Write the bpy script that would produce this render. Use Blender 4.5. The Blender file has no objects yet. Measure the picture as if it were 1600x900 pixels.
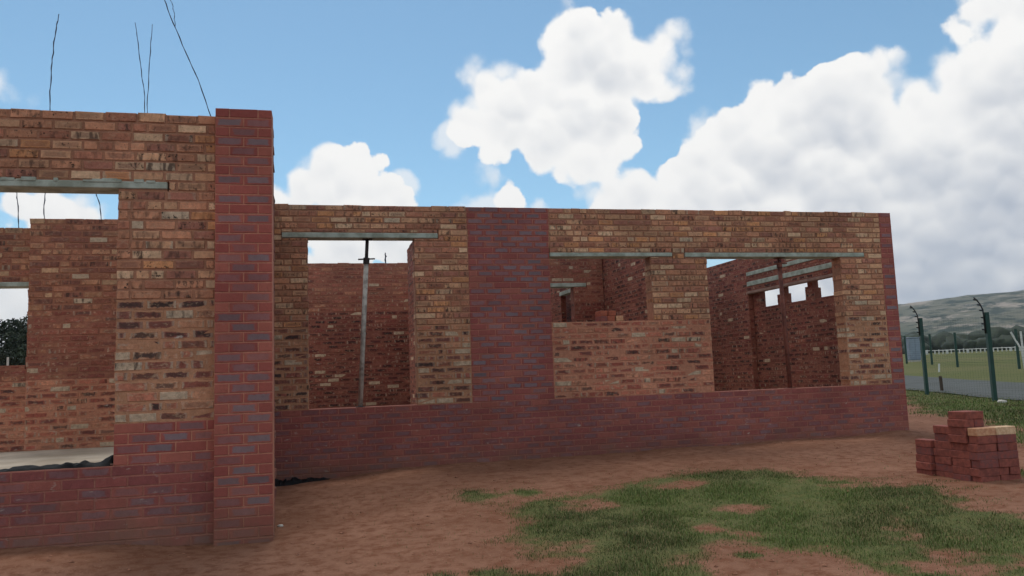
import bpy, math, random
import numpy as np
from mathutils import Vector, Matrix, noise

# ---------------------------------------------------------------- camera, sky, sun, exposure
S = bpy.context.scene
COL = S.collection
ZO = 1.30                                        # eye height above the ground datum
RAD = math.radians

cam_data = bpy.data.cameras.new("Camera")
cam = bpy.data.objects.new("Camera", cam_data)
COL.objects.link(cam)
cam_data.sensor_width = 36.0
cam_data.lens = 28.095
cam_data.clip_start = 0.05
cam_data.clip_end = 12000
_r = (0.97226, -0.231081, -0.036207)
_d = (-0.009759, 0.114585, -0.993366)
_f = (0.233697, 0.966163, 0.109151)
cam.matrix_world = Matrix(((_r[0], -_d[0], -_f[0], 0), (_r[1], -_d[1], -_f[1], 0), (_r[2], -_d[2], -_f[2], ZO), (0, 0, 0, 1)))
S.camera = cam

SUN_EL, SUN_AZ = 62.0, -4.0                      # high behind the building, veiled by cloud
SKY_STRENGTH = 0.066
S.view_settings.view_transform = 'Standard'
S.view_settings.look = 'None'
S.view_settings.gamma = 1.0
S.view_settings.use_curve_mapping = False
S.view_settings.exposure = 1.05

sun_data = bpy.data.lights.new("sun", 'SUN')
sun_data.energy = 0.75
sun_data.angle = RAD(26)
sun_data.color = (1.0, 0.95, 0.88)
sun = bpy.data.objects.new("sun", sun_data)
COL.objects.link(sun)
sv = Vector((math.cos(RAD(SUN_EL)) * math.sin(RAD(SUN_AZ)), math.cos(RAD(SUN_EL)) * math.cos(RAD(SUN_AZ)), math.sin(RAD(SUN_EL))))
sun.rotation_euler = sv.to_track_quat('Z', 'Y').to_euler()
sun.location = (0, 0, 30)


class NT:
    """small helper for building node trees"""
    def __init__(self, tree):
        self.t = tree
    def new(self, typ, **kw):
        n = self.t.nodes.new(typ)
        for k, v in kw.items():
            setattr(n, k, v)
        return n
    def put(self, sock, v):
        if isinstance(v, bpy.types.NodeSocket):
            self.t.links.new(v, sock)
        elif v is not None:
            sock.default_value = v
    def math(self, op, a, b=None, c=None, clamp=False):
        n = self.new('ShaderNodeMath', operation=op, use_clamp=clamp)
        self.put(n.inputs[0], a)
        if b is not None: self.put(n.inputs[1], b)
        if c is not None: self.put(n.inputs[2], c)
        return n.outputs[0]
    def vec(self, op, a, b=None, scale=None):
        n = self.new('ShaderNodeVectorMath', operation=op)
        self.put(n.inputs[0], a)
        if b is not None: self.put(n.inputs[1], b)
        if scale is not None: self.put(n.inputs['Scale'], scale)
        return n.outputs['Value'] if op in ('LENGTH', 'DISTANCE', 'DOT_PRODUCT') else n.outputs[0]
    def noise(self, vec, scale, detail=2.0, rough=0.5, out='Fac'):
        n = self.new('ShaderNodeTexNoise')
        self.put(n.inputs['Vector'], vec)
        n.inputs['Scale'].default_value = scale
        n.inputs['Detail'].default_value = detail
        n.inputs['Roughness'].default_value = rough
        return n.outputs[out]
    def step(self, v, lo, hi, a=0.0, b=1.0):
        n = self.new('ShaderNodeMapRange', interpolation_type='SMOOTHSTEP')
        self.put(n.inputs['Value'], v)
        self.put(n.inputs['From Min'], lo); self.put(n.inputs['From Max'], hi)
        self.put(n.inputs['To Min'], a); self.put(n.inputs['To Max'], b)
        return n.outputs[0]
    def mix(self, f, a, b, blend='MIX'):
        n = self.new('ShaderNodeMix', data_type='RGBA', blend_type=blend)
        self.put(n.inputs[0], f); self.put(n.inputs[6], a); self.put(n.inputs[7], b)
        return n.outputs[2]
    def sep(self, v):
        n = self.new('ShaderNodeSeparateXYZ'); self.put(n.inputs[0], v); return n.outputs
    def comb(self, x, y, z):
        n = self.new('ShaderNodeCombineXYZ')
        for s, v in zip(n.inputs, (x, y, z)): self.put(s, v)
        return n.outputs[0]
    def attr(self, name):
        return self.new('ShaderNodeAttribute', attribute_name=name)


# clouds: lobes as (direction, angular radius), so they hang in the sky at infinity
CLOUDS = [(0.2991, 0.8664, 0.3997, 0.0356), (0.3411, 0.8545, 0.3918, 0.031), (0.3352, 0.8721, 0.3565, 0.0565), (0.3937, 0.8389, 0.3759, 0.022), (0.3766, 0.858, 0.3494, 0.0411), (0.2004, 0.917, 0.3448, 0.0291), (0.2344, 0.9204, 0.3129, 0.0504), (0.1811, 0.9343, 0.3072, 0.0217), (0.2912, 0.9062, 0.3065, 0.0657), (0.3464, 0.8879, 0.3027, 0.0499), (0.2777, 0.9207, 0.2741, 0.0391), (0.33, 0.9043, 0.271, 0.0389), (0.2279, 0.9314, 0.2837, 0.0274), (0.4008, 0.8562, 0.3261, 0.0225), (0.4075, 0.8615, 0.3029, 0.0128), (0.3065, 0.8831, 0.3552, 0.0417), (-0.0211, 0.9719, 0.2346, 0.0316), (0.0165, 0.9686, 0.248, 0.032), (0.053, 0.9632, 0.2634, 0.0261), (0.0315, 0.9737, 0.2257, 0.0423), (0.0776, 0.971, 0.2259, 0.0202), (0.0993, 0.972, 0.2129, 0.0172), (-0.0437, 0.9776, 0.2058, 0.0375), (0.0699, 0.9611, 0.2672, 0.0123), (0.2333, 0.947, 0.2207, 0.0238), (0.3545, 0.9119, 0.2067, 0.0267), (0.3831, 0.8981, 0.2161, 0.0296), (0.4158, 0.8773, 0.2396, 0.0276), (0.4453, 0.8608, 0.2463, 0.0318), (0.4683, 0.8398, 0.2747, 0.0297), (0.4897, 0.8244, 0.2839, 0.0264), (0.5132, 0.8062, 0.2944, 0.0331), (0.5354, 0.7871, 0.3063, 0.0296), (0.563, 0.7664, 0.3093, 0.0304), (0.5922, 0.7412, 0.3162, 0.0282), (0.6083, 0.7374, 0.2935, 0.0308), (0.6331, 0.7223, 0.2784, 0.0328), (0.5741, 0.787, 0.2259, 0.1059), (0.5041, 0.8367, 0.2141, 0.0741), (0.4395, 0.876, 0.1985, 0.0536), (0.6615, 0.7217, 0.2036, 0.0851), (0.6305, 0.7593, 0.1611, 0.116), (0.7158, 0.6814, 0.1531, 0.1052), (0.6952, 0.6726, 0.2536, 0.0678), (0.6663, 0.6835, 0.2981, 0.0282), (0.6823, 0.6601, 0.3141, 0.0304), (0.6563, 0.671, 0.345, 0.0209), (0.6729, 0.6496, 0.3538, 0.0299), (0.6966, 0.6316, 0.3403, 0.0467), (0.7362, 0.6176, 0.2766, 0.0915), (0.7571, 0.6399, 0.1316, 0.0992), (0.6703, 0.7363, 0.0925, 0.0923), (0.5785, 0.8092, 0.1026, 0.1074), (0.7363, 0.6748, 0.0505, 0.0726), (-0.2727, 0.9421, 0.1953, 0.0168), (-0.2828, 0.9406, 0.1878, 0.0154), (-0.2553, 0.9487, 0.1862, 0.0132), (-0.3177, 0.9279, 0.1952, 0.0149), (-0.317, 0.9452, 0.078, 0.0375), (-0.3385, 0.9359, 0.0978, 0.0367), (0.0348, 0.987, 0.1569, 0.0341), (0.0852, 0.9827, 0.1643, 0.0314), (0.1085, 0.9824, 0.1522, 0.0316), (0.0003, 0.9905, 0.1378, 0.023), (-0.0068, 0.9844, 0.1761, 0.0122)]
THIN = [(0.1583, 0.9423, 0.2951, 0.0109), (0.1086, 0.9648, 0.2395, 0.0117), (0.268, 0.9392, 0.2146, 0.0159), (0.2137, 0.9485, 0.2337, 0.0111), (0.2064, 0.9568, 0.2046, 0.0238), (0.332, 0.9177, 0.2181, 0.011), (0.4445, 0.8489, 0.2861, 0.0135), (-0.3139, 0.8938, 0.3204, 0.0204), (-0.3016, 0.8951, 0.3284, 0.0097), (-0.3293, 0.8917, 0.3106, 0.0237), (-0.3169, 0.8986, 0.3035, 0.0096)]
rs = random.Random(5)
for i in range(34):                              # unseen clouds beyond the view, added to brighten the facade
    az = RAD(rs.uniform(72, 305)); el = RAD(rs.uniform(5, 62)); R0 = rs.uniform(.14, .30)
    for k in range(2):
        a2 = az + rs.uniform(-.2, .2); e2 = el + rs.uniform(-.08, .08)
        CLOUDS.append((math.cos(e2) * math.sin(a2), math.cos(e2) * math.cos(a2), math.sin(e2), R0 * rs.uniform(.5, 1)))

world = bpy.data.worlds.new("World")
S.world = world
world.use_nodes = True
w = NT(world.node_tree)
world.node_tree.nodes.clear()
sky = w.new('ShaderNodeTexSky', sky_type='NISHITA')
sky.sun_disc = False
sky.sun_elevation = RAD(SUN_EL)
sky.sun_rotation = RAD(SUN_AZ)
sky.altitude = 1500
sky.air_density = 1.0
sky.dust_density = 0.6
sky.ozone_density = 1.0
bg_sky = w.new('ShaderNodeBackground')
w.put(bg_sky.inputs[0], w.mix(1.0, sky.outputs[0], (.88, 1.08, 1.0, 1), 'MULTIPLY'))
bg_sky.inputs[1].default_value = SKY_STRENGTH
d0 = w.new('ShaderNodeTexCoord').outputs['Generated']
nA = w.vec('SUBTRACT', w.noise(d0, 9, 4, .55, 'Color'), (.5, .5, .5))
nB = w.vec('SUBTRACT', w.noise(d0, 30, 5, .62, 'Color'), (.5, .5, .5))
d1 = w.vec('ADD', w.vec('ADD', d0, w.vec('SCALE', nA, scale=.020)), w.vec('SCALE', nB, scale=.014))
def lobes(L, d):
    f = None
    for (x, y, z, r) in L:
        t = w.math('SUBTRACT', r, w.vec('DISTANCE', d, (x, y, z)))
        f = t if f is None else w.math('SMOOTH_MAX', f, t, .010)
    return f
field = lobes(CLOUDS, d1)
thin = lobes(THIN, d1)
def puff(v, sc):
    n_ = w.new('ShaderNodeTexVoronoi', feature='SMOOTH_F1')
    w.put(n_.inputs['Vector'], v); n_.inputs['Scale'].default_value = sc
    n_.inputs['Smoothness'].default_value = .35
    return w.math('MULTIPLY', n_.outputs['Distance'], n_.outputs['Distance'])
L_ = (0.006, 0.003, 0.020)
dL = w.vec('ADD', d1, tuple(c * .45 for c in L_))
p1, p2 = puff(d1, 17), puff(d1, 44)
q1, q2 = puff(dL, 17), puff(dL, 44)
bil = w.math('ADD', w.math('MULTIPLY', w.math('SUBTRACT', .30, p1), .040), w.math('MULTIPLY', w.math('SUBTRACT', .30, p2), .018))
wisp = w.math('ADD', bil, w.math('MULTIPLY', w.math('SUBTRACT', w.noise(d0, 70, 5, .65), .5), .012))
wisp = w.math('ADD', wisp, .0020)
fieldw = w.math('ADD', field, wisp)
thinw = w.math('ADD', thin, w.math('MULTIPLY', wisp, 1.5))
ewid = w.step(w.noise(d0, 8, 2, .5), .44, .66, .0035, .015)
mask = w.math('MAXIMUM', w.step(fieldw, w.math('MULTIPLY', ewid, -.4), ewid), w.math('MULTIPLY', w.step(thinw, -.010, .014), .68))
# light and shade inside the clouds: relief of the billows towards the sun, greyer where thick and low
emb = w.math('ADD', w.math('MULTIPLY', w.math('SUBTRACT', q1, p1), 1.5), w.math('MULTIPLY', w.math('SUBTRACT', q2, p2), .45))
elev = w.sep(d0)[2]
deep = w.step(fieldw, .006, .060)
lowgrey = w.step(elev, .06, .30, 1.0, 0.0)
right = w.step(w.sep(d0)[0], .52, .74)
g = w.math('ADD', w.math('MULTIPLY', deep, .30), w.math('MULTIPLY', w.math('MULTIPLY', deep, lowgrey), w.math('ADD', .10, w.math('MULTIPLY', right, .62))))
g = w.math('ADD', g, w.math('MULTIPLY', w.math('SUBTRACT', w.noise(d1, 6, 3, .5), .5), w.math('MULTIPLY', deep, .55)))
g = w.math('SUBTRACT', g, w.math('MULTIPLY', emb, w.math('ADD', .35, w.math('MULTIPLY', deep, .65))), clamp=True)
ccol = w.mix(g, (1.06, 1.05, 1.03, 1), (.52, .57, .66, 1))
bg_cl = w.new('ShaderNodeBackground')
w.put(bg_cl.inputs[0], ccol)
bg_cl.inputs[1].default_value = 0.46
# pale air low over the horizon
hz = w.new('ShaderNodeBackground')
hz.inputs[0].default_value = (.62, .70, .80, 1)
hz.inputs[1].default_value = .46
ms0 = w.new('ShaderNodeMixShader')
w.put(ms0.inputs[0], w.step(elev, .0, .20, .75, .0)); w.put(ms0.inputs[1], bg_sky.outputs[0]); w.put(ms0.inputs[2], hz.outputs[0])
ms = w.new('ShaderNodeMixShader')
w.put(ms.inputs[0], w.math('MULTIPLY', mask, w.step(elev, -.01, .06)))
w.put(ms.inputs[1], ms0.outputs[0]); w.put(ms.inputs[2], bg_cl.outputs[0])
out = w.new('ShaderNodeOutputWorld')
w.put(out.inputs[0], ms.outputs[0])

# ---------------------------------------------------------------- helpers
def lin(c):
    return tuple((x / 255 / 12.92) if x / 255 <= .04045 else ((x / 255 + .055) / 1.055) ** 2.4 for x in c)

def tag(o, label=None, cat=None, group=None, kind=None):
    for k, v in (('label', label), ('category', cat), ('group', group), ('kind', kind)):
        if v: o[k] = v
    return o

def empty(name, loc):
    o = bpy.data.objects.new(name, None)
    o.empty_display_size = .2
    o.location = (loc[0], loc[1], loc[2])
    COL.objects.link(o)
    return o

def link(name, me, parent=None, origin=None):
    """origin: where the object stands; vertices are given in scene coordinates"""
    o = bpy.data.objects.new(name, me)
    COL.objects.link(o)
    if parent is not None:
        base = Vector(parent.location)
        if parent.parent is not None: base = base + Vector(parent.parent.location)
        me.transform(Matrix.Translation(-base))
        o.parent = parent
    elif origin is not None:
        me.transform(Matrix.Translation(-Vector(origin)))
        o.location = origin
    return o

def mesh(name, verts, faces, mat, smooth=False):
    me = bpy.data.meshes.new(name)
    me.from_pydata([tuple(v) for v in verts], [], faces)
    me.materials.append(mat)
    if smooth:
        me.polygons.foreach_set('use_smooth', [True] * len(me.polygons))
    me.update()
    return me

class MB:
    """collects simple shapes into one mesh"""
    def __init__(self): self.v = []; self.f = []
    def box(self, x0, x1, y0, y1, z0, z1, c=0.0, jit=0.0, rnd=None):
        """box with bevelled edges of width c"""
        if c <= 0:
            b = len(self.v)
            self.v += [(x, y, z) for z in (z0, z1) for (x, y) in ((x0, y0), (x1, y0), (x1, y1), (x0, y1))]
            self.f += [tuple(b + i for i in q) for q in ((0, 3, 2, 1), (4, 5, 6, 7), (0, 1, 5, 4), (1, 2, 6, 5), (2, 3, 7, 6), (3, 0, 4, 7))]
            return
        ctr = Vector(((x0 + x1) / 2, (y0 + y1) / 2, (z0 + z1) / 2)); h = Vector((x1 - x0, y1 - y0, z1 - z0)) / 2
        b = len(self.v); idx = {}
        for sx in (-1, 1):
            for sy in (-1, 1):
                for sz in (-1, 1):
                    jx, jy, jz = ((rnd.uniform(-jit, jit) for _ in range(3)) if rnd else (0, 0, 0))
                    for ax in range(3):
                        p = [sx * (h.x - c), sy * (h.y - c), sz * (h.z - c)]
                        p[ax] = (sx, sy, sz)[ax] * h[ax]
                        idx[(sx, sy, sz, ax)] = len(self.v)
                        self.v.append((ctr.x + p[0] + jx, ctr.y + p[1] + jy, ctr.z + p[2] + jz))
        for ax in range(3):
            a1, a2 = (ax + 1) % 3, (ax + 2) % 3
            for s in (-1, 1):
                q = []
                for (t1, t2) in ((-1, -1), (1, -1), (1, 1), (-1, 1)):
                    k = [0, 0, 0]; k[ax] = s; k[a1] = t1; k[a2] = t2
                    q.append(idx[(*k, ax)])
                self.f.append(tuple(q if s > 0 else q[::-1]))
            for t1 in (-1, 1):
                for t2 in (-1, 1):                       # edge strip along ax between faces a1 and a2
                    k0 = [0, 0, 0]; k1 = [0, 0, 0]
                    k0[ax] = -1; k1[ax] = 1; k0[a1] = k1[a1] = t1; k0[a2] = k1[a2] = t2
                    q = [idx[(*k0, a1)], idx[(*k1, a1)], idx[(*k1, a2)], idx[(*k0, a2)]]
                    self.f.append(tuple(q if t1 * t2 < 0 else q[::-1]))
        for sx in (-1, 1):
            for sy in (-1, 1):
                for sz in (-1, 1):
                    q = [idx[(sx, sy, sz, a)] for a in range(3)]
                    self.f.append(tuple(q if sx * sy * sz > 0 else q[::-1]))
    def tube(self, pts, r, n=6, caps=True, r1=None):
        pts = [Vector(p) for p in pts]; b = len(self.v); m = len(pts)
        up = Vector((0.12, 1, 0.07)).normalized()
        for i, p in enumerate(pts):
            t = (pts[min(i + 1, m - 1)] - pts[max(i - 1, 0)]).normalized()
            a = t.cross(up)
            if a.length < .1: a = t.cross(Vector((1, 0, 0)))
            a.normalize(); c = t.cross(a)
            rr = r if r1 is None else r + (r1 - r) * i / (m - 1)
            for k in range(n):
                th = 2 * math.pi * k / n
                self.v.append(tuple(p + a * (rr * math.cos(th)) + c * (rr * math.sin(th))))
        for i in range(m - 1):
            for k in range(n):
                k2 = (k + 1) % n
                self.f.append((b + i * n + k, b + i * n + k2, b + (i + 1) * n + k2, b + (i + 1) * n + k))
        if caps:
            self.f.append(tuple(b + k for k in range(n))[::-1]); self.f.append(tuple(b + (m - 1) * n + k for k in range(n)))
    def build(self, name, mat, parent=None, origin=None, smooth=False):
        return link(name, mesh(name, self.v, self.f, mat, smooth), parent, origin)

# ---------------------------------------------------------------- materials
def material(name):
    m = bpy.data.materials.new(name)
    m.use_nodes = True
    n = NT(m.node_tree)
    p = m.node_tree.nodes['Principled BSDF']
    pos = n.new('ShaderNodeNewGeometry').outputs['Position']
    return m, n, p, pos

def bump(n, p, h, strength, dist):
    b = n.new('ShaderNodeBump')
    b.inputs['Strength'].default_value = strength
    b.inputs['Distance'].default_value = dist
    n.put(b.inputs['Height'], h)
    n.put(p.inputs['Normal'], b.outputs[0])

def simple(name, c, var=.25, scale=8, rough=.85, metal=0, c2=None, bmp=.0):
    m, n, p, pos = material(name)
    a = lin(c); f = n.noise(pos, scale, 5, .6)
    b = lin(c2) if c2 else tuple(x * (1 - var) for x in a)
    k = n.mix(n.step(f, .35, .65), (*a, 1), (*b, 1))
    n.put(p.inputs['Base Color'], k)
    p.inputs['Roughness'].default_value = rough
    p.inputs['Metallic'].default_value = metal
    if bmp: bump(n, p, n.noise(pos, scale * 6, 4), .5, bmp)
    return m

def brick_material():
    m, n, p, pos = material('brickwork')
    col = n.attr('b_col'); cen = n.attr('b_cen'); par = n.attr('b_par'); mor = n.attr('b_mor'); fx = n.attr('b_fx')
    uv = n.new('ShaderNodeUVMap', uv_map='brick')
    u = n.sep(uv.outputs[0])
    P = n.sep(par.outputs['Vector'])                     # length, height, smear
    X = n.sep(fx.outputs['Vector'])                      # spots, noise, mortar flag
    seed = par.outputs['Alpha']
    sp = n.vec('ADD', pos, n.comb(n.math('MULTIPLY', seed, 37.0), n.math('MULTIPLY', seed, 11.0), n.math('MULTIPLY', seed, 71.0)))
    ex = n.math('SUBTRACT', n.math('MULTIPLY', P[0], .5), n.math('ABSOLUTE', u[0]))
    ez = n.math('SUBTRACT', n.math('MULTIPLY', P[1], .5), n.math('ABSOLUTE', u[1]))
    nl = n.math('SUBTRACT', n.noise(sp, 22, 3, .55), .5)
    nh = n.math('SUBTRACT', n.noise(sp, 95, 4, .6), .5)
    # burnt centre
    ec = n.math('ADD', n.math('MINIMUM', n.math('MULTIPLY', ex, .45), ez), n.math('MULTIPLY', nl, n.math('MULTIPLY', X[1], .085)))
    ec = n.math('ADD', ec, n.math('MULTIPLY', nh, .010))
    c = n.mix(n.math('MULTIPLY', n.step(ec, .007, n.math('ADD', .013, n.math('MULTIPLY', X[1], .012))), cen.outputs['Alpha']), col.outputs['Color'], cen.outputs['Color'])
    # pale unburnt ends
    pe = n.math('ADD', ex, n.math('ADD', n.math('MULTIPLY', nl, .05), n.math('MULTIPLY', nh, .02)))
    c = n.mix(n.math('MULTIPLY', n.step(pe, .018, .034, 1.0, 0.0), X[2]), c, (.42, .32, .23, 1))
    # paler and darker patches inside rough bricks
    pm = n.math('MULTIPLY', n.step(n.noise(n.vec('MULTIPLY', sp, (1, 1, 1.6)), 20, 3, .6), .53, .66), n.step(X[1], .4, .8, 0.0, .55))
    c = n.mix(pm, c, (.46, .31, .20, 1))
    # tone drift inside one brick
    tone = n.math('ADD', 1.0, n.math('MULTIPLY', n.math('ADD', nl, n.math('MULTIPLY', nh, .7)), n.math('MULTIPLY', X[1], 1.5)))
    c = n.vec('SCALE', c, scale=tone)
    # smoky bands across clamp-fired faces
    fl = n.noise(n.comb(n.math('ADD', n.math('MULTIPLY', u[0], 24.0), n.math('MULTIPLY', seed, 53.0)), n.math('MULTIPLY', seed, 17.0), n.math('MULTIPLY', u[1], 9.0)), 1.0, 3, .55)
    fl = n.math('ADD', fl, n.math('MULTIPLY', nh, .25))
    c = n.mix(n.math('MULTIPLY', n.step(fl, .47, .64), fx.outputs['Alpha']), c, (.060, .036, .028, 1))
    # dark burnt specks
    vo = n.noise(sp, 46, 2, .5)
    c = n.mix(n.math('MULTIPLY', n.step(vo, .60, .67), X[0]), c, (.022, .016, .014, 1))
    # mortar smeared over the edges
    es = n.math('ADD', n.math('MINIMUM', ex, ez), n.math('ADD', n.math('MULTIPLY', nl, n.math('MULTIPLY', P[2], 3.4)), n.math('MULTIPLY', nh, n.math('MULTIPLY', P[2], 1.6))))
    sm = n.step(n.math('SUBTRACT', es, P[2]), -.002, .004, 1.0, 0.0)
    sm = n.math('MULTIPLY', sm, n.math('GREATER_THAN', P[2], .0005))
    mtone = n.math('ADD', 1.0, n.math('MULTIPLY', n.math('ADD', n.math('SUBTRACT', n.noise(pos, 9, 4, .6), .5), nh), .9))
    mcol = n.vec('SCALE', mor.outputs['Color'], scale=mtone)
    c = n.mix(sm, c, mcol)
    # lime bloom and cement smears
    ef = n.noise(n.vec('MULTIPLY', pos, (1, 1, 2.2)), 11, 4, .62)
    c = n.mix(n.math('MULTIPLY', n.step(ef, .60, .72), mor.outputs['Alpha']), c, (.50, .43, .36, 1))
    # red soil splashed up from the ground
    pz = n.sep(pos)[2]
    sz = n.math('ADD', pz, n.math('MULTIPLY', n.math('SUBTRACT', n.noise(pos, 3.5, 4, .6), .5), .7))
    c = n.mix(n.step(sz, -.05, .50, .72, 0.0), c, (.22, .115, .075, 1))
    # broad weathering
    wv = n.step(n.noise(pos, 1.1, 3, .5), .3, .7, .86, 1.12)
    c = n.vec('SCALE', c, scale=wv)
    n.put(p.inputs['Base Color'], c)
    p.inputs['Roughness'].default_value = .88
    p.inputs['Specular IOR Level'].default_value = .25
    bump(n, p, n.math('ADD', nh, n.math('MULTIPLY', nl, .6)), .55, .006)
    return m

M_BRICK = brick_material()
M_LINTEL = simple('lintel_concrete', (176, 184, 172), .2, 7, .9, c2=(140, 146, 132), bmp=.003)
M_LINTEL_BROWN = simple('lintel_brown', (150, 120, 106), .2, 7, .9, c2=(128, 98, 86), bmp=.003)  # browner tone for the lowest lintel of the end wall
M_FLOOR = simple('floor_screed', (196, 184, 165), .15, 1.6, .9, c2=(166, 152, 132), bmp=.002)
M_WIRE = simple('wire_steel', (84, 90, 104), .3, 20, .6, .6)
M_GALV = simple('galvanised_steel', (190, 184, 174), .4, 14, .7, .1, c2=(140, 132, 124))
M_DARKST = simple('dark_steel', (62, 52, 50), .4, 14, .7, .3)
M_RUST = simple('rusty_steel', (128, 76, 62), .4, 12, .85, .1, c2=(92, 52, 44))
M_PLASTIC = simple('black_plastic', (16, 16, 18), .3, 12, .75)
M_PLASTIC.node_tree.nodes['Principled BSDF'].inputs['Specular IOR Level'].default_value = .2
M_POST = simple('green_post_paint', (26, 66, 54), .25, 6, .5)
M_BLACKST = simple('black_bracket', (24, 26, 28), .2, 10, .5)
M_MESHW = simple('fence_wire', (46, 70, 62), .2, 4, .6, .2)
M_WHITE = simple('white_paint', (214, 214, 208), .15, 3, .7)
M_TANK = simple('blue_grey_sheet', (140, 152, 166), .15, 3, .6)
M_STONE = simple('pale_stone', (205, 198, 186), .2, 20, .9)
M_CLOD = simple('soil_clod', (158, 110, 84), .4, 30, .95, c2=(120, 78, 58))
M_ROAD = simple('gravel_road', (80, 82, 78), .2, 1.5, .95, c2=(68, 68, 62), bmp=.01)

# ---------------------------------------------------------------- brickwork
STY = {
 # facing brick: smooth red with a purple-grey flashed centre
 'face': dict(cols=[((160, 88, 78), 5), ((152, 81, 73), 3), ((168, 98, 84), 2)], cen=(122, 109, 113), cenp=.90, cena=.9,
              mort=(186, 126, 104), joint=.0105, rec=.0045, jit=.0015, ch=.003, smear=0, spot=.18, nz=.24, eff=.06, pale=0),
 'panel': dict(cols=[((154, 87, 80), 5), ((147, 81, 76), 3), ((160, 96, 84), 2)], cen=(122, 110, 116), cenp=.84, cena=.95,
              mort=(176, 116, 98), joint=.0105, rec=.005, jit=.0015, ch=.003, smear=0, spot=.18, nz=.24, eff=.06, pale=0),
 'plinth': dict(cols=[((146, 82, 75), 4), ((138, 78, 74), 4), ((154, 90, 79), 2)], cen=(116, 98, 102), cenp=.62, cena=.7,
              mort=(158, 102, 88), joint=.0105, rec=.0035, jit=.0018, ch=.003, smear=.0010, spot=.15, nz=.36, eff=.42, pale=0),
 # clay stock brick, raked joints
 'stock': dict(cols=[((198, 150, 116), 4), ((188, 132, 102), 4), ((174, 116, 92), 3), ((210, 172, 138), 2), ((162, 108, 90), 2), ((200, 140, 98), 2)],
              cen=(116, 80, 68), cenp=.40, cena=.6, mort=(160, 114, 90), joint=.014, rec=.006, jit=.0045, ch=.006, smear=.0030, spot=.95, nz=.6, eff=.10, pale=.02, flame=.55),
 # clamp-fired brick, flush smeared mortar
 'rough': dict(cols=[((166, 106, 84), 4), ((148, 88, 74), 3), ((182, 130, 100), 3), ((136, 86, 74), 2)], cen=(66, 53, 51), cenp=.80, cena=1.0,
              mort=(176, 128, 98), joint=.014, rec=.002, jit=.006, ch=.006, smear=.0075, spot=.5, nz=.8, eff=.45, pale=.40, flame=.25),
 'ruddy': dict(cols=[((178, 108, 86), 5), ((160, 90, 74), 3), ((190, 130, 102), 2)], cen=(70, 54, 52), cenp=.55, cena=.9,
              mort=(184, 126, 100), joint=.014, rec=.002, jit=.006, ch=.006, smear=.0075, spot=.4, nz=.85, eff=.32, pale=.16, flame=.25),
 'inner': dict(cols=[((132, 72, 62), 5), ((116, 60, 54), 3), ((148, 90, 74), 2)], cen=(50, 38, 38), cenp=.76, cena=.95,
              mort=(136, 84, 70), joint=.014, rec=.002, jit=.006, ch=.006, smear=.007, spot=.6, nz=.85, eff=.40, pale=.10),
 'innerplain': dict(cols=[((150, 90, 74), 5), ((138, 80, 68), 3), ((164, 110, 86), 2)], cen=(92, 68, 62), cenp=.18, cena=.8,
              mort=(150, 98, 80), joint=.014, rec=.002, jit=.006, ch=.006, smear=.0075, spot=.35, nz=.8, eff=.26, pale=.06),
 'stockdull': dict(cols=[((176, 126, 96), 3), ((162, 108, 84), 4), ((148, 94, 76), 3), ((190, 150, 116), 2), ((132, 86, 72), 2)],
              cen=(106, 76, 68), cenp=.3, cena=.6, mort=(154, 104, 82), joint=.013, rec=.004, jit=.005, ch=.006, smear=.0045, spot=.7, nz=.65, eff=.12, pale=.02, flame=.45),
}

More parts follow.
